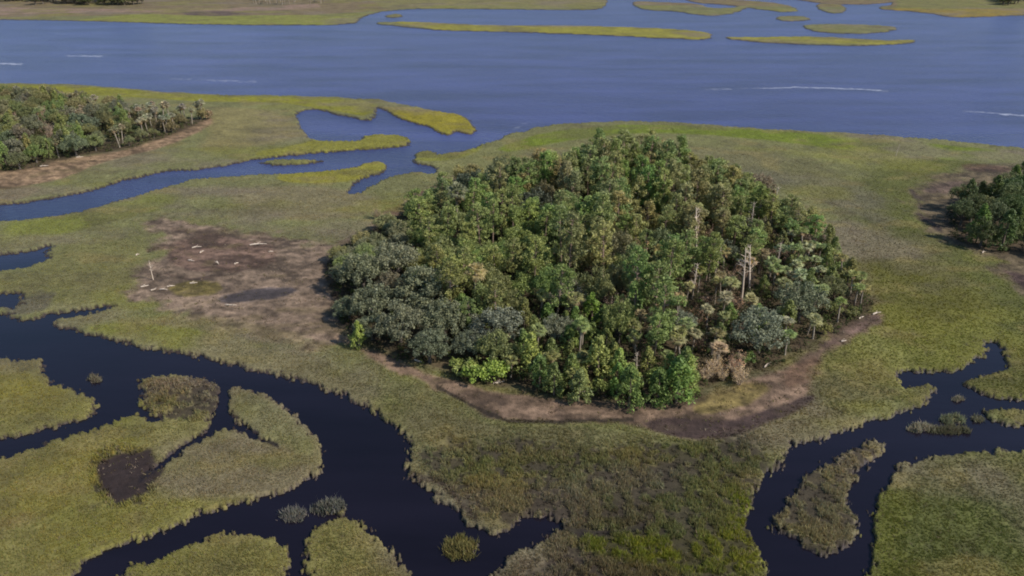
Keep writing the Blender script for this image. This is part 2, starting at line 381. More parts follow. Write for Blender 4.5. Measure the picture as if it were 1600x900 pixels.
# ------------------------------------------------------------------ colours of the ground (what grows or lies there, plus painted darkening on the right)
G = 0.92
def zone(px, col, soft=6, amt=1.0, rag=0.8, n=1, fr=1.0):
    return dict(P=ground_poly(px, n), c=lin(col) * G, soft=soft / FPX, amt=amt, rag=rag, fr=fr)
def strip(line, w):
    up = [(a, b - w) for a, b in line]; dn = [(a, b + w) for a, b in line[::-1]]
    return up + dn
MUD = (118,100,84); DMUD = (70,56,52)
zones = [
 zone([(-400,500),(560,600),(700,760),(850,900),(850,1200),(-900,1200),(-900,500)], (118,112,64), 20),
 zone([(560,590),(700,690),(1000,700),(1200,660),(1240,700),(1160,800),(1210,1000),(860,1000),(640,740)], (104,104,64), 26),
 zone([(1390,240),(1600,250),(1900,260),(1900,700),(1640,700),(1430,600),(1380,520),(1350,420),(1330,300)], (92,94,48), 30),  # right marsh: greener grass, with the light's fall-off put into its colour
 zone([(1200,700),(1900,700),(1900,1200),(1200,1200)], (92,94,42), 20),  # bottom right: vignette darkening painted into the greener grass
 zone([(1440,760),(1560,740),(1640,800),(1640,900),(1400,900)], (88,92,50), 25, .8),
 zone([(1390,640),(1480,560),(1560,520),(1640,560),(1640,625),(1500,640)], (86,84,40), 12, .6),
 zone([(860,205),(1000,195),(1200,205),(1400,222),(1600,240),(1600,262),(1350,240),(1150,215),(1000,208),(880,222),(800,240),(770,235)], (104,116,34), 5, .95),
 zone([(880,845),(960,840),(1090,850),(1150,820),(1130,760),(1180,780),(1200,870),(1200,900),(1080,900),(980,885),(890,870)], (106,110,36), 18, .9),
 zone([(1100,260),(1250,270),(1380,300),(1400,380),(1330,330),(1200,290)], (100,94,76), 22, .7),
 zone([(820,230),(960,240),(1130,230),(1240,245),(1200,270),(800,265)], (110,104,74), 10, .7),
 zone([(1300,400),(1420,380),(1520,440),(1560,500),(1450,540),(1360,520)], (98,94,40), 25, .7),
 zone([(1180,560),(1300,540),(1420,560),(1380,640),(1240,690),(1120,700)], (92,86,52), 16, .6),
 # left of the wood
 zone([(-400,120),(0,134),(130,137),(200,142),(300,151),(480,154),(590,160),(580,185),(530,176),(480,168),(440,162),(300,160),(160,150),(0,145)], (128,126,34), 4, .95),
 zone([(590,165),(750,180),(750,212),(700,215),(600,180)], (134,124,38), 3, 1),
 zone([(490,218),(560,220),(565,210),(640,208),(660,228),(600,236),(400,248),(400,238),(470,228)], (126,122,48), 3, .9),
 zone([(440,270),(540,262),(600,250),(610,262),(560,285),(480,290),(430,284)], (134,128,46), 4, .85),
 zone([(640,235),(690,235),(760,225),(740,245),(680,256),(640,250)], (122,122,52), 3, .9),
 zone([(320,170),(420,170),(460,190),(470,215),(380,235),(300,240),(330,205)], (130,120,78), 10, .8),
 zone([(340,300),(440,290),(560,300),(600,320),(560,345),(440,345),(380,330)], (122,112,84), 14, .8),
 zone([(80,345),(200,318),(240,300),(300,300),(260,330),(180,345),(60,380),(0,400),(0,350)], (112,116,46), 8, .7),
 zone([(60,400),(200,360),(235,400),(190,455),(120,480),(60,480)], (112,108,66), 16, .7),
 zone([(200,535),(120,515),(200,505),(330,520),(460,555),(560,600),(600,640),(560,630),(430,590),(300,560)], (118,118,50), 8, .8),
 zone([(610,600),(700,650),(800,675),(950,675),(1040,690),(950,720),(720,720),(650,690)], (108,104,70), 12, .8),
 zone([(0,720),(120,700),(260,700),(100,800),(0,840),(-200,800)], (120,104,66), 20, .6),
 zone([(-50,575),(60,590),(120,620),(60,660),(-50,660)], (124,116,50), 12, .7),
 zone([(365,612),(420,625),(470,665),(495,700),(480,720),(420,690),(370,660)], (112,122,44), 5, .9),
 zone([(216,597),(300,592),(345,600),(345,640),(310,665),(250,655),(225,630)], (104,92,70), 4, .95),
 zone([(360,690),(420,690),(460,705),(440,730),(370,720)], (100,90,58), 10, .6),
 # bare mud and wrack
 zone([(195,450),(232,415),(262,405),(262,370),(215,345),(285,345),(330,352),(400,362),(470,380),(520,385),(545,440),(550,535),(500,550),(440,535),(380,512),(290,492),(205,468)], MUD, 15, .97, 2.4),
 zone([(260,385),(330,365),(370,375),(430,385),(430,420),(350,430),(270,425)], (104,82,70), 6, .8, 2),
 zone([(340,470),(370,458),(420,452),(470,452),(440,468),(380,476),(345,478)], (80,72,72), 4, .9, 1.5),
 zone([(270,445),(340,440),(350,458),(300,468),(262,462)], (116,104,52), 4, .8, 2),
 zone([(200,505),(330,495),(420,515),(540,545),(500,560),(400,530),(280,512)], (116,104,74), 8, .6, 2),
 zone([(540,520),(520,385),(560,370),(600,340),(640,310),(690,285),(760,262),(700,300),(620,380),(560,480)], (112,90,78), 8, .85, 2),
 zone([(520,520),(560,540),(620,566),(680,590),(760,612),(900,630),(1080,636),(1150,600),(1240,570),(1330,500),(1380,490),(1372,512),(1310,545),(1260,580),(1276,622),(1240,645),(1180,668),(1120,690),(1060,690),(1000,668),(900,663),(800,665),(745,645),(690,615),(600,572),(540,545)], (116,95,79), 9, .95, 1.8),
 zone([(1080,640),(1110,610),(1160,600),(1210,605),(1180,630),(1120,650),(1085,652)], (122,108,62), 6, .85, 1.5),
 zone([(1000,662),(1060,655),(1130,662),(1200,645),(1270,615),(1275,632),(1210,660),(1140,690),(1070,690),(1030,680)], (78,62,58), 4, .9, 1.3),
 zone([(1330,505),(1375,492),(1370,515),(1300,545),(1270,540)], (104,84,76), 5, .8, 1.5),
 zone([(1220,575),(1290,560),(1270,600),(1225,615)], (100,78,62), 7, .9, 1.5),
 zone([(1250,345),(1285,360),(1310,385),(1320,410),(1290,400),(1262,375)], (84,66,52), 7, .85, 2),
 zone([(590,330),(640,320),(660,300),(720,280),(700,310),(640,345)], (98,76,66), 5, .8, 2),
 zone([(1425,305),(1450,285),(1520,268),(1560,262),(1700,260),(1700,500),(1600,470),(1560,430),(1540,400),(1490,388),(1450,360),(1430,335)], (100,86,68), 13, .9, 2.2),
 zone([(1430,300),(1500,282),(1510,296),(1470,305)], (78,62,58), 5, .7, 2),
 zone([(1500,258),(1560,260),(1580,270),(1520,270)], (82,60,50), 4, .7, 2),
 zone([(1560,425),(1600,430),(1700,470),(1700,500),(1610,460)], (74,56,56), 5, .8, 1.5),
 # left grove margin
 zone([(-300,275),(0,272),(100,250),(200,236),(260,215),(310,192),(335,182),(330,200),(260,232),(150,258),(110,278),(60,290),(0,300),(-300,310)], (132,108,84), 4, .95, 1.2),
 zone([(-300,296),(0,296),(60,290),(60,305),(0,322),(-300,340)], (112,98,66), 6, .7),
 # far shore
 zone([(-900,-40),(2300,-40),(2300,20),(1600,18),(1400,12),(950,8),(700,8),(560,20),(480,24),(330,26),(250,24),(120,26),(0,28),(-900,30)], (116,100,76), 3, .9, 1.2, 0),
 zone([(-900,6),(0,12),(100,14),(250,16),(400,12),(500,6),(500,14),(350,19),(150,20),(0,24),(-900,24)], (136,114,98), 2, .9, 2, 0),
 zone([(280,19),(350,18),(400,22),(350,26),(290,25)], (86,72,68), 2, .8, 1.5, 0),
 zone([(120,32),(220,22),(330,26),(480,24),(560,28),(560,42),(250,37)], (124,126,58), 2, .9, 1, 0),
 zone([(560,-10),(950,-10),(950,12),(700,14),(600,14)], (120,116,70), 3, .8, 1, 0),
 zone([(575,30),(700,34),(1110,46),(1440,60),(1430,72),(1110,64),(700,50)], (136,130,52), 2, .95, 1, 0),
 zone([(1400,-6),(1800,-6),(1800,16),(1500,20),(1400,14)], (112,110,62), 3, .9, 1, 0),
 zone([(1350,12),(1450,15),(1600,14),(1600,26),(1480,30),(1350,18)], (134,112,44), 2, .8, 1, 0),
 # rough ground in front
 zone([(640,745),(720,760),(830,770),(980,790),(1060,800),(1000,832),(900,830),(800,822),(740,800),(680,770)], (104,94,70), 16, .7, 2),
 zone([(780,870),(880,862),(1000,885),(1060,900),(1060,980),(760,980)], (98,86,64), 18, .8, 1.8),
 zone([(200,712),(225,712),(240,740),(225,770),(195,788),(165,778),(152,745),(165,718)], (50,40,36), 4, .97, 1.2),
 zone(strip([(425,622),(455,640),(484,664),(500,692),(507,712)], 3), (150,146,120), 2, .8, 1, 0),
 zone([(1210,700),(1380,690),(1345,760),(1345,860),(1270,880),(1200,830)], (118,110,82), 3, .95, 1),
 zone([(0,455),(60,450),(95,470),(60,495),(0,490)], (92,86,72), 6, .8, 2),
]
# thin dark runnels (polyline, half width in px)
zones += [zone(strip([(683,608),(720,628),(760,648),(795,662),(850,663),(930,661),(990,660)], 3), (70,60,50), 2, .85, 1.5, 0),
 zone(strip([(230,395),(255,388),(300,392),(345,388)], 3), (84,66,56), 3, .7, 2, 0),
 zone(strip([(255,430),(300,440),(350,432)], 2), (80,64,54), 2, .7, 2, 0),
 zone(strip([(270,360),(320,372),(370,370),(430,378)], 2), (90,72,60), 3, .6, 2, 0),
 zone(strip([(1420,297),(1440,315),(1432,335),(1470,360)], 3), (78,64,60), 3, .7, 2, 0),
 zone(strip([(1300,310),(1340,380),(1360,470)], 10), (98,88,66), 14, .5, 2, 0)]

base = lin((112,111,72)) * G
C = np.zeros(X.shape + (3,)); C[:] = base
NV = fbm(X * .05, Y * .05, 51, 4); NV2 = fbm(X * .012, Y * .02, 61, 3)
C *= (1 + 0.10 * NV + 0.10 * NV2)[..., None]
C[..., 2] *= 1 - 0.12 * NV2
RAG = [fbm(X * f, Y * f, 71 + i, 4) for i, f in enumerate((.22, .06))]
def zone_w(z):
    mg = max(80.0, 0)
    s = sdf(z['P'], X, Y, mg) / R
    n = np.where(R < 300, RAG[0], RAG[1])
    return sstep(-z['soft'], z['soft'], s + n * z['soft'] * z['rag']) * z['amt']
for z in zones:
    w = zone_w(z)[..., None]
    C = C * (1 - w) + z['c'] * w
dr = np.abs(fbm(X * .018, Y * .022, 401, 4)); thr_ = (1 - sstep(.0, .012, dr)) * sstep(-.1, .25, fbm(X * .008, Y * .01, 411, 2))
C = C * (1 - .35 * thr_[..., None])
# mottling of the far and middle marsh
mot = fbm(X * .35, Y * .35, 81, 4)
C *= (1 + 0.16 * mot)[..., None]
# bare ground and rough tussock areas
island_fp = ground_poly([(508,410),(520,470),(540,522),(600,556),(680,580),(740,600),(830,618),(900,625),(1000,630),(1085,632),(1110,600),(1160,592),(1210,575),(1290,528),(1345,498),(1365,478),(1330,445),(1310,410),(1285,375),(1230,335),(1140,300),(1060,280),(980,272),(900,280),(800,292),(720,305),(660,325),(600,355),(560,375)], 1)
left_fp = ground_poly([(-250,292),(0,272),(60,264),(110,247),(200,235),(250,219),(300,200),(325,186),(300,188),(240,178),(150,168),(80,160),(0,158),(-250,170)], 1)
right_fp = ground_poly([(1478,368),(1530,392),(1600,402),(1750,430),(1850,400),(1800,300),(1680,285),(1600,296),(1530,304),(1484,328)], 1)
bare_px = [
 ([(195,450),(232,415),(262,405),(262,370),(215,345),(285,345),(330,352),(400,362),(470,380),(520,385),(545,440),(550,535),(500,550),(440,535),(380,512),(290,492),(205,468)], 2.4, 15),
 ([(520,520),(560,540),(620,566),(680,590),(760,612),(900,630),(1080,636),(1150,600),(1240,570),(1330,500),(1380,490),(1372,512),(1310,545),(1260,580),(1276,622),(1240,645),(1180,668),(1120,690),(1060,690),(1000,668),(900,663),(800,665),(745,645),(690,615),(600,572),(540,545)], 2.0, 10),
 ([(1425,305),(1450,285),(1520,268),(1560,262),(1700,260),(1700,500),(1600,470),(1560,430),(1540,400),(1490,388),(1450,360),(1430,335)], 2.2, 14),
 ([(196,706),(214,714),(236,704),(240,728),(258,744),(236,762),(228,784),(204,778),(188,796),(168,778),(152,772),(160,748),(144,732),(166,722)], 2.6, 6),
 (strip([(343,640),(337,662),(312,685),(285,700),(262,717),(240,740),(218,755)], 5), 1, 2), (strip([(352,664),(378,674),(410,690),(435,700)], 3), 1, 2), (strip([(860,824),(900,834),(960,836),(1010,828)], 5), 2, 3)]
bare_px.append(([(-300,275),(0,272),(100,250),(200,236),(260,215),(310,192),(335,182),(330,200),(260,232),(150,258),(110,278),(60,290),(0,300),(-300,310)], 1.2, 4))
BARE = np.zeros(X.shape)
for p, rag, soft in bare_px:
    BARE = np.maximum(BARE, zone_w(dict(P=ground_poly(p, 1), soft=soft / FPX, rag=rag, amt=1.0)))
for P in (island_fp, left_fp, right_fp):
    BARE = np.maximum(BARE, sstep(-1, 1, sdf(P, X, Y, 40.0)))
ROUGH = np.zeros(X.shape)
for p, soft in [([(650,700),(760,690),(900,700),(1080,700),(1200,690),(1180,780),(1200,900),(1230,1000),(740,1000),(860,850),(800,830),(660,760)], 40),
                ([(1210,700),(1380,690),(1345,760),(1345,860),(1270,880),(1200,830)], 3),
                ([(216,597),(300,592),(345,600),(345,640),(310,665),(250,655),(225,630)], 3),
                
                ([(140,700),(240,700),(250,790),(150,800)], 6)]:
    ROUGH = np.maximum(ROUGH, zone_w(dict(P=ground_poly(p, 1), soft=soft / FPX, rag=1, amt=1.0)))


for sc_, sd0, thr, cc_, am in ((.022, 301, .06, (120,108,92), .65), (.03, 311, .10, (118,116,50), .5), (.05, 321, .12, (96,90,62), .5), (.10, 331, .15, (128,116,72), .5)):
    w = sstep(thr, thr + .35, fbm(X * sc_, Y * sc_ * 1.6, sd0, 4))[..., None] * am * (1 - BARE[..., None])
    C = C * (1 - w) + lin(cc_) * G * w
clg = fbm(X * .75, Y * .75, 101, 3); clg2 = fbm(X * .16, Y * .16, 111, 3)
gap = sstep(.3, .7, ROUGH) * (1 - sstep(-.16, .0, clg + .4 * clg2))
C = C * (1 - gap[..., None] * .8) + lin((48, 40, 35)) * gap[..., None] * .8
mm = fbm(X * .16, Y * .3, 121, 5); m2 = fbm(X * .5, Y * .8, 131, 4)
bw_ = BARE[..., None]
C = C * (1 + bw_ * np.clip(.9 * mm + 1.1 * m2 - .03, -.5, .7)[..., None])
ol = (BARE * sstep(.18, .5, fbm(X * .12, Y * .22, 141, 4)) * .45)[..., None]
C = C * (1 - ol) + lin((112, 98, 68)) * G * ol
for z in [zone([(196,706),(214,714),(236,704),(240,728),(258,744),(236,762),(228,784),(204,778),(188,796),(168,778),(152,772),(160,748),(144,732),(166,722)], (50,40,38), 5, .96, 2.6),
          zone(strip([(343,640),(337,662),(312,685),(285,700),(262,717),(240,740),(218,755)], 5), (32,27,32), 2, .95, 1, 0),
          zone(strip([(352,664),(378,674),(410,690),(435,700)], 3), (36,30,32), 2, .9, 1, 0),
          zone(strip([(860,824),(900,834),(960,836),(1010,828)], 5), (42,36,34), 3, .8, 2, 0),
          zone([(1000,662),(1060,655),(1130,664),(1200,645),(1270,615),(1275,632),(1210,660),(1140,690),(1070,690),(1030,680)], (62,50,46), 4, .75, 1.8),
          zone(strip([(683,608),(720,628),(760,648),(795,662),(850,663),(930,661),(990,660)], 3), (52,44,36), 2, .8, 2, 0),
          zone(strip([(1425,305),(1438,320),(1440,342),(1470,362)], 4), (62,52,48), 3, .7, 2, 0),
          zone([(290,375),(305,362),(335,360),(348,375),(340,388),(300,390)], (72,58,48), 4, .7, 1.5),
          zone([(345,474),(370,460),(420,454),(470,454),(440,468),(380,476)], (66,60,60), 3, .8, 1.5),
          zone(strip([(640,745),(690,758),(720,790),(745,815)], 7), (60,48,44), 4, .7, 2, 0)]:
    w = zone_w(z)[..., None]; C = C * (1 - w) + z['c'] * w
for P in (island_fp, left_fp, right_fp):
    w = sstep(-2.5, 1.5, sdf(P, X, Y, 40.0) + 2 * RAG[0])[..., None] * .92
    C = C * (1 - w) + lin((78, 66, 50)) * G * (1 + .5 * mm)[..., None] * w
C = np.clip(C, 0.004, 1)
# wet mud of the banks
wet = (1 - sstep(0.30, 0.50, Z)) * .95
wetc = lin((58,48,46))
C = C * (1 - wet[..., None]) + wetc * wet[..., None]
ALPHA = np.clip(wet * 0.9, 0, 1)

idx = (np.arange(NR - 1)[:, None] * NA + np.arange(NA - 1)[None, :]).ravel()
F = np.stack([idx, idx + NA, idx + NA + 1, idx + 1], 1)[:, ::-1]
V = np.stack([X.ravel(), Y.ravel(), Z.ravel()], 1)
colr = np.concatenate([C.reshape(-1, 3), ALPHA.reshape(-1, 1)], 1)
ground = link('ground', new_mesh('ground', V, F, M_GROUND, colr, True)); tag(ground, kind='structure')

# water sheet
wv = [(0, 0, 0)]; wf = []
nseg = 96
wr = [500, 2000, 8000]
WV = [(0, 0, 0.0)]
for r_ in wr:
    for k in range(nseg):
        a = 2 * math.pi * k / nseg; WV.append((r_ * math.cos(a), r_ * math.sin(a), 0.0))
for k in range(nseg): wf.append((0, 1 + k, 1 + (k + 1) % nseg))
for j in range(len(wr) - 1):
    for k in range(nseg):
        a = 1 + j * nseg + k; b = 1 + j * nseg + (k + 1) % nseg
        wf.append((a, a + nseg, b + nseg, b))
wm = bpy.data.meshes.new('water'); wm.from_pydata(WV, [], wf); wm.materials.append(M_WATER)
water = link('water', wm); tag(water, kind='structure')

# sampling the maps at any point
LR0, LR1 = math.log(52), math.log(1150)
i0 = 9; a0 = 39
def samp(arr, x, y):
    r = np.hypot(x, y); a = np.degrees(np.arctan2(x, y))
    fi = i0 + (np.log(r) - LR0) / (LR1 - LR0) * 619; fj = a0 + (a + 58) / 116 * 1399
    fi = np.clip(fi, 0, NR - 2); fj = np.clip(fj, 0, NA - 2)
    i = fi.astype(int); j = fj.astype(int); u = fi - i; v = fj - j
    if arr.ndim == 3: u = u[:, None]; v = v[:, None]
    return (arr[i, j] * (1 - u) + arr[i + 1, j] * u) * (1 - v) + (arr[i, j + 1] * (1 - u) + arr[i + 1, j + 1] * u) * v

# ------------------------------------------------------------------ marsh grass: tufts of blades, denser and taller near
def blades(x, y, z, h, w, nb, col, spread=0.25, lean=0.35):
    """one triangle per blade, nb blades per tuft"""
    n = len(x); N = n * nb
    bx = np.repeat(x, nb) + rng.normal(0, 1, N) * np.repeat(spread * h, nb)
    by = np.repeat(y, nb) + rng.normal(0, 1, N) * np.repeat(spread * h, nb)
    bz = np.repeat(z, nb) - 0.05
    hh = np.repeat(h, nb) * rng.uniform(.6, 1.15, N); ww = np.repeat(w, nb) * rng.uniform(.7, 1.3, N)
    t = rng.uniform(0, 2 * math.pi, N); l = np.abs(rng.normal(0, lean, N)) * hh; lt = rng.uniform(0, 2 * math.pi, N)
    p0 = np.stack([bx - np.cos(t) * ww, by - np.sin(t) * ww, bz], 1)
    p1 = np.stack([bx + np.cos(t) * ww, by + np.sin(t) * ww, bz], 1)
    p2 = np.stack([bx + np.cos(lt) * l, by + np.sin(lt) * l, bz + hh], 1)
    V = np.stack([p0, p1, p2], 1).reshape(-1, 3)
    F = np.arange(3 * N).reshape(-1, 3)
    c = np.repeat(col, nb, 0) * rng.uniform(.87, 1.13, (N, 1)) * rng.normal(1, .05, (N, 3))
    c = np.clip(np.repeat(c, 3, 0), 0, 1)
    return V, F, np.concatenate([c, np.ones((len(c), 1))], 1)

NT = 600000
u = rng.uniform(0, 1, NT); r_ = np.exp(math.log(53) + (math.log(480) - math.log(53)) * u ** 1.05)
a_ = np.radians(rng.uniform(-57, 57, NT))
tx = np.sin(a_) * r_; ty = np.cos(a_) * r_
tl = samp(land, tx, ty); tz = samp(Z, tx, ty); tb = samp(BARE, tx, ty); tr = samp(ROUGH, tx, ty); tc = samp(C, tx, ty)
cl = fbm(tx * .75, ty * .75, 101, 3)
cl2 = fbm(tx * .16, ty * .16, 111, 3)
keep = (tz > 0.16 + .2 * rng.uniform(0, 1, NT) ** 2) & (rng.uniform(0, 1, NT) > tb * 1.02 - 0.02)
keep &= rng.uniform(0, 1, NT) < np.clip((57 - np.abs(np.degrees(a_))) / 8, 0, 1) * np.clip((r_ - 53) / 10, 0, 1)
keep &= ~((tr > 0.3) & (cl < -0.08 - 0.4 * cl2) & (rng.uniform(0, 1, NT) < 0.93))
keep &= ~((tr <= 0.3) & (cl < -0.5) & (rng.uniform(0, 1, NT) < 0.5))
tx, ty, tz, tr, tc, tl, cl, cl2, r_ = [q[keep] for q in (tx, ty, tz, tr, tc, tl, cl, cl2, r_)]
edge = 1 - sstep(0.8, 3.0, tl)
h = (0.29 + 0.09 * np.clip(cl, -1, 1) + 0.35 * tr * (1 + cl)) * (1 - 0.35 * edge) * np.clip(1.25 - r_ / 420, .35, 1)
w = 0.055 * np.clip(r_ / 100, 1, 3.0) * (1 + .3 * tr)
hue = rng.normal(0, 1, len(tx)) * .10 + .22 * cl2
tc = tc * (1.80 + 0.18 * cl)[:, None]
tc = np.stack([tc[:, 0] * (1 + hue * .5), tc[:, 1] * (1 + hue * .15), tc[:, 2] * (1 - hue * .4)], 1)
pale = (rng.uniform(0, 1, len(tx)) < (0.04 + 0.22 * edge + .05 * tr))[:, None]
tc = np.where(pale, lin((150,138,104)), tc)
V, F, cc = blades(tx, ty, tz, h, w, 6, tc)
grass = link('marsh_grass', new_mesh('marsh_grass', V, F, M_GRASS, cc))
tag(grass, 'olive and yellow green salt marsh grass covering the flats between the creeks', 'marsh grass', kind='stuff')

# dark mud between the rough clumps
# (the ground colour itself is already laid; freestanding clumps are things)
for i, (cx, cy, a, b, lab) in enumerate(clumps):
    P = ground_poly([(cx + (u_ - cx) * q_, cy + (v_ - cy) * q_) for (u_, v_), q_ in zip(ellipse_px(cx, cy, a, b, 13, 40 + i), [.85, 1.15, 1.0, .8, 1.15, .95, 1.2, .85, 1.05, .8, 1.15, .9, 1.05])], 1)
    lo, hi = P.min(0), P.max(0)
    n = int(min(1500, 60 + (hi - lo).prod() * 16))
    x = rng.uniform(lo[0], hi[0], n); y = rng.uniform(lo[1], hi[1], n)
    s = sdf(P, x, y, 50.0)
    k = (s > 0) & (fbm(x * .6, y * .6, 140 + i, 2) > -.4); x = x[k]; y = y[k]; s = s[k]
    x0, y0 = at(cx, cy)
    cz = np.maximum(samp(Z, x, y), -0.1)
    tone = {0: (122,118,108), 1: (114,112,100), 2: (128,120,74), 3: (120,112,92), 4: (156,148,124), 5: (128,130,100), 6: (112,108,84), 7: (128,124,100), 8: (150,142,120)}[i]
    hh = rng.uniform(.5, 1.0, len(x)) * (1 if a > 12 else .7)
    c = lin(tone)[None] * rng.uniform(.8, 1.35, (len(x), 1))
    V, F, cc = blades(x - x0, y - y0, cz, hh, np.full(len(x), .09), 7, c, .3, .5)
    o = link('grass_clump', new_mesh('grass_clump', V, F, M_GRASS, cc)); o.location = (x0, y0, 0)
    tag(o, lab, 'grass clump', 'salt grass clumps standing in the creeks')

# ------------------------------------------------------------------ trees
def leaf_quads(centres, radii, per, size, aspect=0.6, r_in=0.55, up=0.3, seed=0, flat=1.0):
    g = np.random.default_rng(seed)
    C_ = np.repeat(np.asarray(centres, float), per, 0); Rr = np.repeat(np.asarray(radii, float), per)
    N = len(C_)
    d = g.normal(0, 1, (N, 3)); d /= np.linalg.norm(d, axis=1)[:, None]
    rad = Rr * (r_in + (1 - r_in) * g.uniform(0, 1, N) ** .6) * g.uniform(.85, 1.15, N)
    P = C_ + d * rad[:, None] * np.array([1, 1, flat])
    nrm = d * .8 + g.normal(0, .55, (N, 3)) + np.array([0, 0, up])
    nrm /= np.linalg.norm(nrm, axis=1)[:, None]
    t = np.cross(nrm, g.normal(0, 1, (N, 3))); t /= np.linalg.norm(t, axis=1)[:, None] + 1e-9
    b = np.cross(nrm, t)
    s = size * g.uniform(.6, 1.3, N)[:, None]
    V = np.stack([P - t * s, P - b * s * aspect, P + t * s, P + b * s * aspect], 1).reshape(-1, 3)
    return V, np.arange(4 * N).reshape(-1, 4)

def curve(p0, p1, sag, n=5, g=random):
    p0 = Vector(p0); p1 = Vector(p1); o = []
    j = Vector((g.uniform(-1, 1), g.uniform(-1, 1), g.uniform(-.3, 1))) * sag
    for i in range(n):
        t = i / (n - 1); o.append(p0.lerp(p1, t) + j * 4 * t * (1 - t))
    return o

def tree_empty(name):
    o = bpy.data.objects.new(name, None); COL.objects.link(o); o.empty_display_size = 1; return o

def build_oak(seed):
    g = random.Random(seed); s = Soup()
    cs, rs = [], []
    nl = g.randint(6, 8)
    lobes = [(Vector((0, 0, 6.2)), 3.3)]
    for k in range(nl):
        a = 2 * math.pi * k / nl + g.uniform(-.3, .3); rr_ = g.uniform(2.4, 3.8)
        lobes.append((Vector((math.cos(a) * rr_, math.sin(a) * rr_, g.uniform(3.6, 6.0))), g.uniform(1.7, 2.5)))
    for c, r in lobes:
        m = int(7 + r * 5)
        for _ in range(m):
            d = Vector((g.gauss(0, 1), g.gauss(0, 1), g.gauss(.3, 1))); d.normalize()
            if d.z < -.55: d.z *= -.5
            p = c + Vector((d.x, d.y, d.z * .8)) * r * g.uniform(.75, 1.1)
            p.z = max(p.z, 1.4); cs.append(tuple(p)); rs.append(g.uniform(.55, 1.0))
    V, F = leaf_quads(cs, rs, 44, .2, .6, .4, .3, seed)
    me_c = new_mesh('crown', V, F, M_LEAF)
    s.add(*tube([(0, 0, -.6), (.1, .05, .8), (.15, 0, 1.8), (.1, .1, 3)], [.6, .42, .36, .3], 8))
    for c, r in lobes[1:]:
        s.add(*tube(curve((.1, .1, g.uniform(1.2, 2.6)), c, .5, 5, g), [.24, .19, .14, .09, .04], 5))
    return me_c, s.mesh('trunk', M_BARK, True)

def build_pine(seed, dead=False):
    g = random.Random(seed); s = Soup(); cs, rs = [], []
    Ht = 14.0; lx, ly = g.uniform(-.6, .6), g.uniform(-.6, .6)
    ax = lambda z: Vector((lx * (z / Ht) ** 1.5, ly * (z / Ht) ** 1.5, z))
    pts = [ax(z) for z in (0, 3, 6, 9, 12, 14)]; pts[0].z = -.6
    s.add(*tube(pts, [.24, .2, .17, .13, .08, .03], 6))
    z = g.uniform(4.0, 5.4)
    while z < Ht:
        t = max(0.0, (z - 4) / (Ht - 4))
        L = (3.1 * math.sqrt(max(0, 1 - t ** 2.2)) * (.55 + .45 * min(1, t * 3)) + .3) * g.uniform(.7, 1.1)
        for k in range(g.randint(3, 5)):
            a = g.uniform(0, 6.283); l = L * g.uniform(.5, 1.1)
            e = ax(z) + Vector((math.cos(a) * l, math.sin(a) * l, l * .3 + .2))
            s.add(*tube(curve(ax(z), e, .15, 4, g), [.06, .045, .03, .015], 4))
            cs.append(tuple(e)); rs.append(g.uniform(.55, .95))
            if l > 1.4:
                q = ax(z).lerp(e, .6) + Vector((0, 0, .15)); cs.append(tuple(q)); rs.append(g.uniform(.4, .7))
        z += g.uniform(.5, 1.15)
    cs.append(tuple(ax(Ht))); rs.append(.5)
    V, F = leaf_quads(cs, rs, 36, .27, .42, .2, .3, seed)
    return new_mesh('crown', V, F, M_LEAF), s.mesh('trunk', M_BARK, True)

def build_cedar(seed):
    g = random.Random(seed); s = Soup(); cs, rs = [], []
    Ht = 6.5
    for k in range(58):
        z = .5 + (Ht - .5) * (k / 57.) ** .85
        r = (2.3 * (1 - z / Ht) ** .65 + .12) * g.uniform(.5, 1.12); a = g.uniform(0, 6.283)
        cs.append((math.cos(a) * r, math.sin(a) * r, z)); rs.append(g.uniform(.45, .8) * (1.1 - .5 * z / Ht))
    V, F = leaf_quads(cs, rs, 34, .22, .45, .4, .5, seed, 1.2)
    s.add(*tube([(0, 0, -.4), (.05, 0, 2), (0, .05, 4.5), (0, 0, 6)], [.22, .16, .09, .03], 6))
    return new_mesh('crown', V, F, M_LEAF), s.mesh('trunk', M_BARK, True)

def build_shrub(seed):
    g = random.Random(seed); s = Soup(); cs, rs = [], []
    for k in range(26):
        a = g.uniform(0, 6.283); r = 1.5 * math.sqrt(g.random()); z = .5 + (2.2 - r * .8) * g.uniform(.35, 1)
        cs.append((math.cos(a) * r, math.sin(a) * r, z)); rs.append(g.uniform(.35, .65))
    V, F = leaf_quads(cs, rs, 30, .17, .55, .4, .4, seed)
    for k in range(6):
        c = cs[k]; s.add(*tube(curve((0, 0, -.2), c, .2, 4, g), [.06, .05, .03, .012], 4))
    return new_mesh('crown', V, F, M_LEAF), s.mesh('trunk', M_BARK, True)

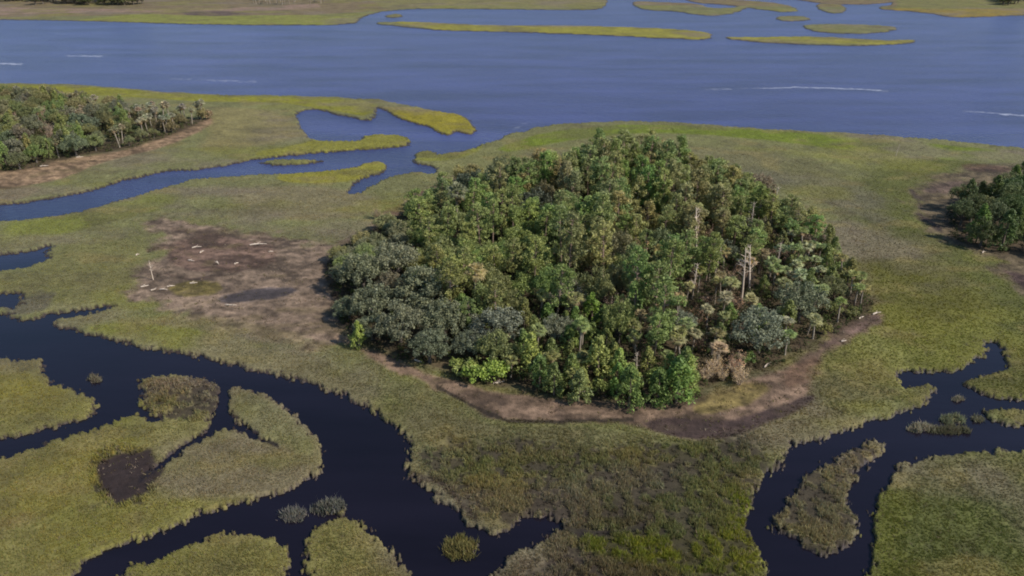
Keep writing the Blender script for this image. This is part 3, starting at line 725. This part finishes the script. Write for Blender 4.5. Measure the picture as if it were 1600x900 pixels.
def build_palm(seed):
    g = random.Random(seed); s = Soup()
    Ht = 7.0; lx, ly = g.uniform(-.5, .5), g.uniform(-.5, .5)
    top = Vector((lx, ly, Ht))
    s.add(*tube([(0, 0, -.4), (lx * .1, ly * .1, 1.5), (lx * .4, ly * .4, 3.8), (lx * .8, ly * .8, 6), tuple(top)], [.26, .2, .18, .19, .22], 8))
    def frond(S, el, a, L, fan):
        d = Vector((math.cos(a) * math.cos(el), math.sin(a) * math.cos(el), math.sin(el)))
        hub = top + d * L * .5
        side = d.cross(Vector((0, 0, 1))); side.normalize(); upv = side.cross(d)
        S.add(*tube([top, top + d * L * .25, hub], [.035, .03, .02], 3))
        nf = 11
        for k in range(nf):
            b = (k / (nf - 1) - .5) * 2 * fan
            e = d * math.cos(b) + side * math.sin(b)
            l = L * .62 * (1 - .25 * abs(b) / fan) * g.uniform(.85, 1.1)
            tip = hub + e * l + Vector((0, 0, -1)) * l * g.uniform(.15, .5)
            mid = hub + e * l * .55 + upv * .05
            wv_ = e.cross(upv); wv_.normalize(); wv_ *= .075
            Vq = np.array([tuple(hub), tuple(mid - wv_), tuple(tip), tuple(mid + wv_)])
            S.add(Vq, np.array([[0, 1, 2, 3]]))
    G_ = Soup(); D = Soup()
    for k in range(24):
        frond(G_, g.uniform(-.25, 1.35), k * 2.4 + g.uniform(-.2, .2), g.uniform(1.5, 2.0), 1.25)
    for k in range(9):
        frond(D, g.uniform(-1.3, -.6), k * .7 + g.uniform(-.2, .2), g.uniform(1.0, 1.5), .9)
    return G_.mesh('crown', M_LEAF), s.mesh('trunk', M_BARK, True), D.mesh('dead_fronds', M_LEAF)

def build_snag(seed, Ht=12.0, nb=14, spread=1.0):
    g = random.Random(seed); s = Soup(); b_ = Soup()
    lx, ly = g.uniform(-.5, .5), g.uniform(-.5, .5)
    ax = lambda z: Vector((lx * (z / Ht) ** 1.4, ly * (z / Ht) ** 1.4, z))
    pts = [ax(z) for z in (0, Ht * .25, Ht * .5, Ht * .75, Ht)]; pts[0].z = -.5
    s.add(*tube(pts, [.27, .23, .19, .13, .05], 7))
    for k in range(nb):
        z = Ht * g.uniform(.35, .97); a = g.uniform(0, 6.283); l = (2.6 * (1.1 - z / Ht) + .6) * g.uniform(.5, 1.1) * spread
        e = ax(z) + Vector((math.cos(a) * l, math.sin(a) * l, l * g.uniform(.1, .8)))
        c = curve(ax(z), e, .3, 5, g); b_.add(*tube(c, [.08, .065, .05, .035, .012], 4))
        for q in range(3):
            f = c[2 + q % 2]; e2 = f + Vector((g.uniform(-.7, .7), g.uniform(-.7, .7), g.uniform(0, .9))) * spread
            b_.add(*tube([f, e2], [.035, .01], 3))
    return b_.mesh('branches', M_BARK, True), s.mesh('trunk', M_BARK, True)

def build_bare_shrub(seed):
    g = random.Random(seed); s = Soup(); cs = []
    for k in range(34):
        a = g.uniform(0, 6.283); r = g.uniform(.5, 2.0); e = Vector((math.cos(a) * r, math.sin(a) * r, g.uniform(1.2, 3.4)))
        c = curve((g.uniform(-.3, .3), g.uniform(-.3, .3), -.1), e, .3, 4, g)
        s.add(*tube(c, [.06, .045, .03, .012], 4)); cs.append(tuple(e)); cs.append(tuple(c[2]))
        for q in range(3):
            f = c[2]; e2 = f + Vector((g.uniform(-.6, .6), g.uniform(-.6, .6), g.uniform(0, .8))); s.add(*tube([f, e2], [.03, .01], 3))
    V, F = leaf_quads(cs, [.5] * len(cs), 7, .13, .4, .2, .3, seed)
    return new_mesh('dry_leaves', V, F, M_LEAF), s.mesh('stems', M_BARK, True)

LIB = {}
LIB['oak'] = [build_oak(100 + k) for k in range(5)]
LIB['pine'] = [build_pine(200 + k) for k in range(6)]
LIB['cedar'] = [build_cedar(300 + k) for k in range(3)]
LIB['shrub'] = [build_shrub(400 + k) for k in range(3)]
LIB['palm'] = [build_palm(500 + k) for k in range(4)]
LIB['snag'] = [build_snag(600 + k) for k in range(4)]
LIB['brush'] = [build_bare_shrub(700 + k) for k in range(3)]
NAMES = {'oak': 'live_oak', 'pine': 'pine_tree', 'cedar': 'cedar_tree', 'shrub': 'marsh_shrub', 'palm': 'cabbage_palm', 'snag': 'dead_tree', 'brush': 'bare_shrub'}
CATS = {'oak': 'oak tree', 'pine': 'pine tree', 'cedar': 'cedar tree', 'shrub': 'shrub', 'palm': 'palm tree', 'snag': 'dead tree', 'brush': 'bare shrub'}
BARKC = {'oak': (96,88,80), 'pine': (150,128,112), 'cedar': (110,96,84), 'shrub': (96,86,74), 'palm': (150,138,122), 'snag': (206,188,168), 'brush': (150,132,116)}
NOMH = {'oak': 8.5, 'pine': 14.3, 'cedar': 6.8, 'shrub': 2.6, 'palm': 8.0, 'snag': 12.0, 'brush': 3.4}
NOMR = {'oak': 5.3, 'pine': 2.7, 'cedar': 2.3, 'shrub': 1.8, 'palm': 1.9, 'snag': 2.0, 'brush': 2.0}
PROTO = {}
TREES = []      # dicts for labelling
FG = 1.95
def add_tree(kind, x, y, sc, col, zone_=None, label=None, szf=1.0, bark=None, rz=None):
    vi = random.randrange(len(LIB[kind])); key = (kind, vi)
    parts = LIB[kind][vi]
    if key not in PROTO:
        root = tree_empty(NAMES[kind])
        names = {'snag': ['branches', 'trunk'], 'brush': ['dry_leaves', 'stems'], 'palm': ['crown', 'trunk', 'dead_fronds']}.get(kind, ['crown', 'trunk'])
        ch = [link(n, me, root) for n, me in zip(names, parts)]
        PROTO[key] = (root, ch)
    else:
        r0, c0 = PROTO[key]
        root = r0.copy(); COL.objects.link(root); ch = []
        for c in c0:
            d = c.copy(); COL.objects.link(d); d.parent = root; ch.append(d)
    z = float(samp(Z, np.array([x]), np.array([y]))[0])
    root.location = (x, y, max(z, .1)); root.rotation_euler = (0, 0, random.uniform(0, 6.283) if rz is None else rz)
    if kind in ('palm', 'snag', 'pine'): root.rotation_euler.x = random.gauss(0, .07 if kind != 'pine' else .035); root.rotation_euler.y = random.gauss(0, .07 if kind != 'pine' else .035)
    root.scale = (sc * random.uniform(.93, 1.07), sc * random.uniform(.93, 1.07), sc * szf)
    bc = lin(bark or BARKC[kind]) * random.uniform(.8, 1.15)
    lc = lin(col) * FG * {'palm': .8, 'oak': 1.0, 'pine': 1.0}.get(kind, 1.0) * np.array([1.17, 1.0, .78])
    if kind == 'palm': lc = lc * np.array([.86, 1.0, 1.15])
    g_ = lc.mean(); lc = lc * .76 + g_ * .24
    if kind == 'snag': ch[0].color = (*bc, 1); ch[1].color = (*bc, 1)
    else:
        ch[0].color = (*lc, 1); ch[1].color = (*bc, 1)
    if kind == 'palm': ch[2].color = (*(lin((150,128,98)) * random.uniform(.8, 1.1)), 1)
    root['category'] = CATS[kind]
    TREES.append(dict(o=root, kind=kind, x=x, y=y, zone=zone_, label=label, h=NOMH[kind] * sc * szf, col=col))
    return root

def inside(P, x, y):
    return float(sdf(P, np.array([x]), np.array([y]), 30.0)[0])

# ---- hand placed trees of the wood: crown centre px, crown radius px, height factor, colour, label
def place(kind, px, py, rpx, col, label, szf=1.0, zone_='wood', hfrac=.62, bark=None):
    # iterate: scale from the crown's radius in the photo, height of the crown centre
    zc = NOMH[kind] * .6
    for _ in range(4):
        x, y = at(px, py, zc); slant = math.sqrt(x * x + y * y + (H - zc) ** 2)
        sc = rpx / FPX * slant / NOMR[kind]
        zc = NOMH[kind] * sc * szf * hfrac
    return add_tree(kind, x, y, sc, col, zone_, label, szf, bark)
GO = (88,98,80)      # grey-green oak
HAND = [
 ('oak',565,425,42,GO,'grey green live oak at the far left tip of the wood, by the brown mud'),
 ('oak',615,410,46,(92,100,84),'pale grey green live oak at the upper left edge of the wood'),
 ('oak',660,455,50,GO,'largest grey live oak in the left part of the wood'),
 ('oak',585,470,40,(84,94,78),'grey live oak above the small bright bush on the left mud edge'),
 ('oak',625,505,44,(86,94,80),'grey green live oak at the left front corner of the wood'),
 ('oak',695,500,44,GO,'grey live oak between the corner oak and the blue grey oak in front'),
 ('oak',670,540,34,(78,90,76),'low dark grey oak leaning over the front mud edge on the left'),
 ('oak',775,512,44,(88,98,92),'round blue grey oak behind the bright round bush in front'),
 ('oak',735,540,28,(80,92,80),'small grey oak beside the bright round bush at the front edge'),
 ('oak',890,465,34,(104,106,96),'pale grey oak with thin crown near the middle of the wood'),
 ('oak',868,515,30,(88,98,88),'grey oak just in front of the thin pale oak, middle of the wood'),
 ('oak',1058,508,28,(84,96,86),'small rounded blue grey oak right of the wood centre, near the front'),
 ('oak',1188,515,42,(90,102,92),'large blue grey oak at the right front of the wood'),
 ('oak',1252,470,38,(86,98,82),'grey green oak near the right end of the wood, over the mud'),
 ('oak',1300,452,24,(84,92,60),'small olive oak at the right end of the wood'),
 ('oak',835,322,38,(60,70,62),'darkest oak at the upper left of the wood'),
 ('oak',745,292,38,(62,76,66),'dark oak on the back left edge of the wood, nearest the lagoon'),
 ('oak',790,270,34,(74,86,64),'dark green oak on the back edge, right of the darkest back oak'),
 ('oak',700,350,34,(92,106,64),'olive oak on the upper left slope of the wood'),
 ('oak',1165,365,32,(84,90,76),'dusky oak behind the pale dead trunks on the right'),
 ('oak',1130,395,26,(70,82,70),'small dark oak between two pale dead trunks'),
 ('oak',1185,290,24,(96,90,80),'greyish thin oak at the back right edge of the wood'),
 ('cedar',560,520,15,(104,124,44),'small bright yellow green bush alone on the left mud edge'),
 ('shrub',744,580,24,(100,126,36),'left half of the bright green bush pair at the front mud edge'),
 ('shrub',774,577,25,(104,130,38),'right half of the bright green bush pair at the front mud edge'),
 ('cedar',830,548,24,(112,128,52),'tall yellow green cedar at the front edge, right of the bright bushes'),
 ('cedar',866,590,20,(86,104,52),'green cedar at the front edge, behind the pale driftwood'),
 ('cedar',935,555,26,(110,124,56),'yellow green cedar in the front middle of the wood'),
 ('cedar',1060,588,28,(82,112,44),'rounded bright green cedar at the front right corner'),
 ('cedar',985,600,25,(80,104,46),'dark green cedar at the front edge, below the pale trunk'),
 ('cedar',1030,600,22,(74,98,44),'green cedar left of the rounded corner cedar at the front'),
 ('cedar',905,600,20,(92,108,62),'small green cedar at the front edge by the pale driftwood'),
 ('shrub',1165,558,16,(74,98,42),'dark green bush between dry brush and the front right oak'),
 ('cedar',925,480,20,(88,118,32),'vivid green cedar in the centre of the wood beside a pale oak'),
 ('oak',850,330,22,(112,132,60),'bright green oak beside the darkest oak'),
 ('oak',760,410,36,(100,118,60),'bright olive oak behind the grey left oaks'),
 ('oak',810,380,34,(98,116,56),'bright green oak in the middle left of the wood'),
 ('oak',690,395,34,(94,106,66),'olive green oak directly behind the largest grey oak'),
 ('oak',810,450,30,(92,112,54),'green oak behind the blue grey front oak'),
 ('brush',962,478,20,(122,108,108),'greyish purple leafless shrub just right of the wood centre'),
 ('brush',915,330,22,(130,112,96),'brown leafless tree crown high in the wood left of centre'),
 ('brush',1075,330,20,(134,108,96),'reddish brown leafless crown beside the tall dead trunk'),
 ('palm',740,446,20,(150,134,86),'tan fronded palm between the grey oaks and the green oaks'),
 ('palm',712,318,19,(104,106,80),'grey headed palm on the upper left edge with its trunk showing'),
 ('snag',1092,368,15,(0,0,0),'tall pale dead trunk high on the right of the wood'),
 ('snag',1084,440,11,(0,0,0),'thin pale dead tree below the tall one, right centre'),
 ('snag',1164,428,14,(0,0,0),'left of two pale dead trunks standing together on the right'),
 ('snag',1176,420,13,(0,0,0),'right of two pale dead trunks standing together on the right'),
 ('snag',1118,410,10,(0,0,0),'slender pale dead tree between the tall dead trunk and the pair on the right'),
 ('snag',1215,405,9,(0,0,0),'small pale dead tree right of the pair, among fan palms'),
 ('snag',1050,395,9,(0,0,0),'small pale dead tree left of the tall dead trunk'),
 ('snag',996,572,8,(0,0,0),'short white dead trunk at the front edge of the wood'),
]
for h_ in HAND:
    k, px, py, rp, col, lab = h_
    kw = {}
    if k == 'snag': kw = dict(hfrac=.55)
    place(k, px, py, rp, col, lab, **kw)

# ---- the rest of the wood
def kind_at(px, py):
    """what grows where in the wood, read off the photo: weights and colour"""
    r = random.random()
    if px < 640: return ('oak', GO) if r < .7 else ('oak', (98,110,70))
    if py > 528:
        if px > 1090: return ('palm', (150,132,92)) if r < .35 else ('brush', (150,126,104))
        return ('cedar', random.choice([(86,110,46), (100,120,54), (78,98,50)])) if r < .6 else (('palm', (112,118,62)) if r < .85 else ('shrub', (96,116,52)))
    if px > 1290: return ('palm', (120,126,66)) if r < .4 else (('shrub', (92,104,50)) if r < .7 else ('cedar', (86,98,48)))
    if px > 1195 and py > 350: return ('palm', random.choice([(130,134,96), (122,128,78), (144,142,110)])) if r < .62 else (('cedar', (90,102,54)) if r < .85 else ('brush', (130,114,96)))
    if px > 1060 and py > 440: return ('palm', random.choice([(126,130,82), (118,124,72), (140,134,96)])) if r < .5 else (('brush', (140,118,100)) if r < .85 else ('cedar', (92,108,52)))
    if px > 990 and py > 380: return ('palm', random.choice([(124,122,62), (112,118,60), (140,126,84)])) if r < .45 else (('pine', (92,110,56)) if r < .75 else ('brush', (128,108,92)))
    if py > 440: return ('palm', (116,122,64)) if r < .15 else (('cedar', (84,104,48)) if r < .5 else (('oak', (90,104,60)) if r < .7 else ('pine', (90,108,54))))
    if px < 860 and py > 330: return ('pine', (98,118,58)) if r < .4 else ('oak', (94,112,58))
    if 880 < px < 960 and 270 < py < 350: return ('pine', (102,112,72)) if r < .75 else ('brush', (124,106,92))
    if 1040 < px < 1130 and py > 290: return ('brush', (126,106,90)) if r < .18 else ('pine', (104,112,70))
    return ('pine', random.choice([(98,116,60), (106,118,66), (90,108,62), (112,118,72), (86,112,50)])) if r < .56 else (('oak', random.choice([(84,96,70), (104,118,66), (94,112,60), (96,104,76)])) if r < .97 else ('snag', (0, 0, 0)))
ZH = {'oak': .75, 'pine': .82, 'cedar': .9, 'shrub': .8, 'palm': .9, 'snag': .9, 'brush': .9}
pts_ = [(t['x'], t['y'], NOMR[t['kind']] * t['h'] / NOMH[t['kind']]) for t in TREES]
pts_ += [(t['x'], t['y'] - d_, 2.2) for t in TREES if t['kind'] == 'snag' for d_ in (3.5, 7.0)]
lo, hi = island_fp.min(0), island_fp.max(0)
tries = 0; cnt = 0
while tries < 14000 and cnt < 520:
    tries += 1
    x = random.uniform(lo[0], hi[0]); y = random.uniform(lo[1], hi[1])
    e = inside(island_fp, x, y)
    if e < 1.0: continue
    px, py = to_px(x, y, 7.0)
    k, col = kind_at(px, py); szf = 1.0
    if k == 'snag' and px < 930: k, col = 'pine', (98, 116, 60)
    col = tuple(c * random.uniform(.93, 1.07) for c in col)
    if k == 'oak': sc = random.uniform(.5, .8)
    elif k == 'pine': sc = random.uniform(.8, 1.12); szf = random.uniform(.85, 1.1)
    elif k == 'palm': sc = random.uniform(.8, 1.15)
    elif k == 'cedar': sc = random.uniform(.8, 1.2)
    elif k == 'snag': sc = random.uniform(.8, 1.1)
    else: sc = random.uniform(.9, 1.4)
    gx = px - 965
    dome = (1.10 + .20 * math.exp(-(gx / 110) ** 2) * (py < 330) - .36 * min(1, (abs(gx) / (300 if gx > 0 else 420)) ** 1.6)) * (.72 + .28 * min(1, e / 16))
    if k == 'pine': szf *= dome; sc *= .8 + .2 * dome
    if k == 'oak': szf = random.uniform(1.25, 1.6) * dome
    if k == 'palm': szf = random.uniform(.75, 1.0) if e > 12 else random.uniform(.55, .8)
    # crest of tall pines towards the back middle
    rad = NOMR[k] * sc
    if e < rad * .45: continue
    ov = .52 if k in ('oak',) else .5
    if any((x - a) ** 2 + (y - b) ** 2 < ((rad + r) * (ov if r < 3.2 else .66)) ** 2 for a, b, r in pts_): continue
    pts_.append((x, y, rad)); cnt += 1
    add_tree(k, x, y, sc, col, 'wood', None, szf)

# ---- left grove
def fill(P, zone_, chooser, n, seed, ov=.6, emin=.8):
    random.seed(seed); pts = []; lo, hi = P.min(0), P.max(0); t = c = 0
    while t < 5000 and c < n:
        t += 1
        x = random.uniform(lo[0], hi[0]); y = random.uniform(lo[1], hi[1])
        e = inside(P, x, y)
        if e < emin: continue
        px, py = to_px(x, y, 5.0)
        if px < -60 or px > 1680: continue
        k, col, sc = chooser(px, py)
        rad = NOMR[k] * sc
        if any((x - a) ** 2 + (y - b) ** 2 < ((rad + r) * ov) ** 2 for a, b, r in pts): continue
        pts.append((x, y, rad)); c += 1
        add_tree(k, x, y, sc, tuple(q * random.uniform(.93, 1.07) for q in col), zone_, None, random.uniform(.7, .95) if k == 'palm' else 1.1)
def ch_left(px, py):
    r = random.random()
    if px > 195: return ('palm', random.choice([(136,128,110), (118,120,96), (142,130,112)]), random.uniform(.85, 1.15)) if r < .55 else ('oak', (92,98,70), random.uniform(.4, .55))
    if r < .55: return 'oak', random.choice([(92,102,60), (84,96,62), (98,104,74), (84,92,80)]), random.uniform(.55, .9)
    if r < .75: return 'cedar', (96,108,56), random.uniform(.9, 1.3)
    if r < .9: return 'palm', random.choice([(114,118,76), (130,124,98)]), random.uniform(.9, 1.2)
    return 'brush', (122,112,96), random.uniform(1, 1.5)
fill(left_fp, 'left grove', ch_left, 230, 21, .46)
def ch_right(px, py):
    r = random.random()
    if r < .7: return 'oak', random.choice([(70,84,52), (62,78,46), (76,88,54)]), random.uniform(.65, .95)
    return 'cedar', random.choice([(78,96,40), (64,80,40)]), random.uniform(1.0, 1.5)
fill(right_fp, 'right grove', ch_right, 40, 33, .46)
# ---- far shore trees, behind the river
random.seed(5)
for i in range(130):
    px = random.choice([random.uniform(55, 225), random.uniform(55, 215), random.uniform(380, 520), random.uniform(-20, 55)] if i % 9 else [random.uniform(1560, 1600)])
    if 230 < px < 600: k, col, sc, by = 'palm', (110,104,80), random.uniform(1.1, 1.4), random.uniform(2, 9)
    else: k, col, sc, by = 'oak', random.choice([(72,84,52), (84,94,60), (66,76,54)]), random.uniform(.9, 1.4), random.uniform(0, 9)
    if px < 55: by = random.uniform(-6, 3)
    x, y = at(px, by); add_tree(k, x, y, sc, col, 'far shore')
# isolated trees out in the marsh
for k, px, py, sc, col, lab in [
  ('snag', 240, 440, .42, None, 'short bleached dead trunk leaning on the brown mud, left'),
  ('snag', 1399, 246, .36, None, 'pale dead stump alone in the marsh beyond the wood, right'),
  ('cedar', 1205, 330, .9, (92,84,60), 'brownish bush at the back right margin of the wood'),
  ('shrub', 318, 188, 1.9, (104,104,70), 'isolated olive bush at the right end of the left grove'),
  ('shrub', 326, 188, 1.6, (112,100,80), 'isolated brownish bush at the far right end of the left grove'),
  ('oak', 22, 150, .5, (96,100,56), 'dark olive tree at the back of the left grove near the river'),
  ('oak', 52, 152, .5, (88,92,66), 'grey olive tree at the back of the left grove, second from the edge'),
  ('brush', 68, 148, 1.4, (104,96,62), 'brown leaning bush at the back of the left grove by the bank'),
  ('oak', 104, 160, .42, (86,90,52), 'small dark tree behind the left grove beside the marsh'),
  ('oak', 135, 158, .42, (88,94,62), 'small grey tree behind the left grove, right of the dark one'),
  ('brush', 640, 330, 1.0, (118,108,98), 'grey twiggy shrub on the back left mud, outside the wood'),
  ('brush', 590, 345, 1.0, (112,104,74), 'low dry shrub at the back left margin of the wood')]:
    x, y = at(px, py); add_tree(k, x, y, sc, col or (0, 0, 0), 'marsh', lab, szf=1.0)
# dry brush and dead palmetto thicket at the front right of the wood
random.seed(12)
for i in range(9):
    px = 1108 + random.gauss(0, 24); py = 590 + random.gauss(0, 12)
    x, y = at(px, py); add_tree('brush', x, y, random.uniform(.7, 1.1), (146,132,100), 'dry thicket', None, bark=(176,156,134))

# ---- labels that single out each tree
ORD = ['', 'first', 'second', 'third', 'fourth', 'fifth', 'sixth', 'seventh', 'eighth', 'ninth', 'tenth', 'eleventh', 'twelfth', 'thirteenth', 'fourteenth', 'fifteenth', 'sixteenth', 'seventeenth', 'eighteenth', 'nineteenth', 'twentieth',
       'twenty-first', 'twenty-second', 'twenty-third', 'twenty-fourth', 'twenty-fifth', 'twenty-sixth', 'twenty-seventh', 'twenty-eighth', 'twenty-ninth', 'thirtieth']
WORD = {'oak': 'rounded oaks', 'pine': 'tall narrow pines', 'cedar': 'pointed green cedars', 'shrub': 'low green shrubs', 'palm': 'fan leaved palms', 'snag': 'bare dead trees', 'brush': 'dry twiggy shrubs'}
buckets = {}
for t in TREES:
    o = t['o']
    if t['label']:
        o['label'] = t['label']; o['group'] = {'wood': 'trees of the wood on the marsh island', 'marsh': 'lone trees and bushes out in the marsh'}.get(t['zone'], 'trees')
        continue
    px, py = to_px(t['x'], t['y'], t['h'] * .6)
    if t['zone'] == 'wood':
        cols = [(690, 'left end'), (800, 'left part'), (880, 'left centre'), (960, 'centre'), (1040, 'right centre'), (1130, 'right part'), (1220, 'right slope'), (9999, 'right end')]
        rows = [(285, 'back row'), (330, 'rear slope'), (380, 'upper middle'), (435, 'middle'), (490, 'lower middle'), (545, 'front slope'), (9999, 'front row')]
        cn = next(n for v, n in cols if px < v); rn = next(n for v, n in rows if py < v)
        pl = f'{rn}, {cn} of the wood'
    elif t['zone'] == 'left grove':
        cols = [(60, 'left'), (130, 'middle left'), (200, 'middle right'), (9999, 'right')]
        rows = [(180, 'back'), (215, 'middle'), (9999, 'front')]
        pl = f"{next(n for v, n in rows if py < v)} {next(n for v, n in cols if px < v)} of the left grove"
    elif t['zone'] == 'right grove':
        pl = ('front' if py > 340 else 'back') + ' of the right grove'
    elif t['zone'] == 'dry thicket':
        pl = 'the tan thicket, front right of the wood'
    else: pl = ('left' if px < 300 else 'middle' if px < 900 else 'right') + ' far shore'
    buckets.setdefault((t['kind'], pl, t['zone']), []).append((px, t))
for (k, pl, zn), L in buckets.items():
    L.sort(key=lambda q: q[0]); n = len(L)
    for i, (px, t) in enumerate(L):
        if n == 1: lab = f'the one {WORD[k][:-1]} in the {pl}'
        elif i == 0: lab = f'leftmost of the {WORD[k]} in the {pl}'
        elif i == n - 1: lab = f'rightmost of the {WORD[k]} in the {pl}'
        else: lab = f'{ORD[min(i + 1, 30)]} from left of the {WORD[k]}, {pl}'
        lab = lab.replace('the the', 'the')
        t['o']['label'] = lab
        t['o']['group'] = {'wood': f'{WORD[k]} of the wood on the marsh island', 'left grove': f'{WORD[k]} of the left grove', 'right grove': f'{WORD[k]} of the right grove', 'dry thicket': 'dry shrubs of the tan thicket', 'far shore': f'{WORD[k]} on the far shore'}[zn]
for ob in (o for o in SC.objects if o.parent is not None):
    for k_ in ('label', 'category', 'group'):
        if k_ in ob: del ob[k_]

# ---- undergrowth below the trees
def undergrowth(P, n, name, label, cols, hmax, seed, px_lim=None):
    g = np.random.default_rng(seed); lo, hi = P.min(0), P.max(0)
    x = g.uniform(lo[0], hi[0], n * 2); y = g.uniform(lo[1], hi[1], n * 2)
    s = sdf(P, x, y, 30.0); k = s > -.3; x, y, s = x[k][:n], y[k][:n], s[k][:n]
    z = samp(Z, x, y) + g.uniform(.3, 1, len(x)) * np.clip(.6 + s * .35, .5, hmax)
    per = 22
    V, F = leaf_quads(np.stack([x, y, z], 1), g.uniform(.5, 1.1, len(x)), per, .24, .55, .3, .5, seed)
    c = np.array([lin(q) for q in cols])[g.integers(0, len(cols), len(x))] * g.uniform(.7, 1.2, (len(x), 1))
    c = np.repeat(c, per * 4, 0); c = np.concatenate([c, np.ones((len(c), 1))], 1)
    o = link(name, new_mesh(name, V, F, M_GRASS, c)); tag(o, label, 'undergrowth', kind='stuff')
undergrowth(island_fp, 7000, 'undergrowth', 'tangled green and brown undergrowth beneath the trees of the wood', [(78,88,48), (70,80,46), (94,84,64), (90,76,64), (66,74,46)], 4.2, 3)
undergrowth(left_fp, 3200, 'undergrowth', 'dull green undergrowth beneath the trees of the left grove', [(90,98,58), (104,98,72), (84,90,56)], 3.0, 4)
undergrowth(right_fp, 900, 'undergrowth', 'dark green undergrowth beneath the right grove', [(62,74,44), (56,64,40)], 2.5, 5)

# ------------------------------------------------------------------ driftwood on the mud and round the wood
def driftwood(seed, L):
    g = random.Random(seed); s = Soup()
    c = curve((-L / 2, 0, .12), (L / 2, g.uniform(-.3, .3), .15), .15, 6, g)
    s.add(*tube(c, [.13, .17, .16, .13, .1, .04], 7))
    for k in range(3):
        f = c[1 + k]; e = f + Vector((g.uniform(-.8, .8), g.uniform(-.9, .9), g.uniform(.1, .6)))
        s.add(*tube(curve(f, e, .1, 3, g), [.07, .045, .015], 5))
    return s.mesh('driftwood', M_BARK, True)
DW = [(308,390,3.0,.2,'bleached log beside the dark hump at the top of the mud'), (316,397,2.0,1.2,'short bleached log just below the mud hump log'),
 (299,411,2.4,-.5,'pale crooked log in the middle of the upper mud'), (342,414,2.6,-.9,'bright white slanting log right of the crooked one'),
 (404,386,5.5,.05,'long white log at the right top of the mud, by the marsh line'), (370,415,1.5,.8,'tiny pale log on the mud, right of the slanting log'),
 (227,451,2.2,.3,'pale log in the row below the dead trunk, leftmost'), (240,456,1.6,1.0,'small tan log in the row below the dead trunk, second'),
 (256,457,2.4,-.3,'pale log in the row below the dead trunk, third'), (268,451,2.2,.3,'pale log in the row below the dead trunk, rightmost'),
 (303,446,2.2,0,'pale log above the green patch on the mud'), (362,480,3.2,0,'flat white log below the dark wet patch'),
 (216,402,1.2,.6,'tiny white log at the left fringe of the mud'), (424,397,1.5,.2,'small pale log at the right end of the mud'),
 (780,602,2.8,.2,'pale log beside the bright bush pair at the front edge'), (915,616,4.2,.1,'long pale log heap under the front trees'),
 (1370,494,3.0,.3,'white log at the right tip of the wood'), (1345,500,2.2,.6,'pale log just left of the white one at the right tip'),
 (1318,537,1.5,0,'small pale log on the right mud margin'), (1195,575,2.2,1.1,'forked grey log by the front right oak'),
 (1537,398,2.0,.4,'pale log at the front foot of the right grove'), (70,262,3.5,.3,'pale logs at the front foot of the left grove'),
 (125,248,3,.2,'pinkish pale log in front of the left grove, middle'), (655,568,2.5,-.4,'pale log under the low grey oak on the left front')]
DWM = [driftwood(900 + k, 1.0 * 2.4) for k in range(4)]
for i, (px, py, L, a, lab) in enumerate(DW):
    x, y = at(px, py)
    o = link('driftwood_log', DWM[i % 4]); sc = L / 3.0
    z = float(samp(Z, np.array([x]), np.array([y]))[0])
    o.location = (x, y, z + .02); o.rotation_euler = (0, 0, a); o.scale = (sc, max(1, sc * .8), max(1.1, sc * .7)); o.color = (*lin((200,184,166)), 1)
    tag(o, lab, 'driftwood', 'bleached driftwood logs on the mud')

# scraps of wrack and small plants scattered on bare mud (uncountable)
n = 40000
u = rng.uniform(0, 1, n); a_ = np.radians(rng.uniform(-42, 42, n)); r_ = np.exp(math.log(90) + (math.log(420) - math.log(90)) * u)
x = np.sin(a_) * r_; y = np.cos(a_) * r_
b = samp(BARE, x, y); zz = samp(Z, x, y)
k = (b > .25) & (zz > .3) & (fbm(x * .35, y * .35, 171, 3) > -.05)
for P in (island_fp, left_fp, right_fp): k &= sdf(P, x, y, 30.0) < 0
x, y, zz = x[k], y[k], zz[k]
pc = np.array([lin(q) for q in [(104,92,66), (128,112,94), (92,80,60), (110,106,62), (156,140,120)]])[rng.integers(0, 5, len(x))]
V, F, cc = blades(x, y, zz, rng.uniform(.12, .4, len(x)), np.full(len(x), .09), 5, pc, .6, .8)
o = link('mud_wrack', new_mesh('mud_wrack', V, F, M_GRASS, cc)); tag(o, 'dry scraps of dead grass and sparse sprigs scattered over the brown mud', 'wrack', kind='stuff')

# ------------------------------------------------------------------ foam lines on the river
mf, nt, bb = mat_new('foam')
bb.inputs['Base Color'].default_value = (.30, .33, .42, 1); bb.inputs['Roughness'].default_value = .8
fv, ff = [], []
g = np.random.default_rng(4)
for x0, y0, x1, y1, dens, wd in [(1190,138,1240,137,50,.7), (1240,136,1335,139,130,1.0), (1335,139,1386,142,55,.8), (1500,173,1600,180,40,.7), (0,99,33,101,60,1.6), (105,87,160,88,70,1.4), (1100,140,1190,138,30,.8), (1560,178,1640,184,50,1.2), (270,123,400,128,60,1.0), (820,192,800,205,8,.5)]:
    a = np.array(at(x0, y0)); b2 = np.array(at(x1, y1))
    for q in range(dens):
        t = g.uniform(); p = a * (1 - t) + b2 * t + np.array([0, g.normal(0, 1.0 * wd)])
        l = g.uniform(.5, 2.4); w_ = g.uniform(.12, .4) * wd; n0 = len(fv); m = 7
        for j in range(m):
            an = 2 * math.pi * j / m; s_ = g.uniform(.6, 1.1)
            fv.append((p[0] + math.cos(an) * l * s_, p[1] + math.sin(an) * w_ * s_, .006 + q * .00002))
        ff.append(tuple(range(n0, n0 + m)))
fm = bpy.data.meshes.new('foam'); fm.from_pydata(fv, [], ff); fm.materials.append(mf)
o = link('foam', fm); tag(o, 'thin broken lines of white foam on the blue river', 'foam', kind='stuff')
print('TREES', len(TREES), {k: sum(t['kind'] == k for t in TREES) for k in NAMES})
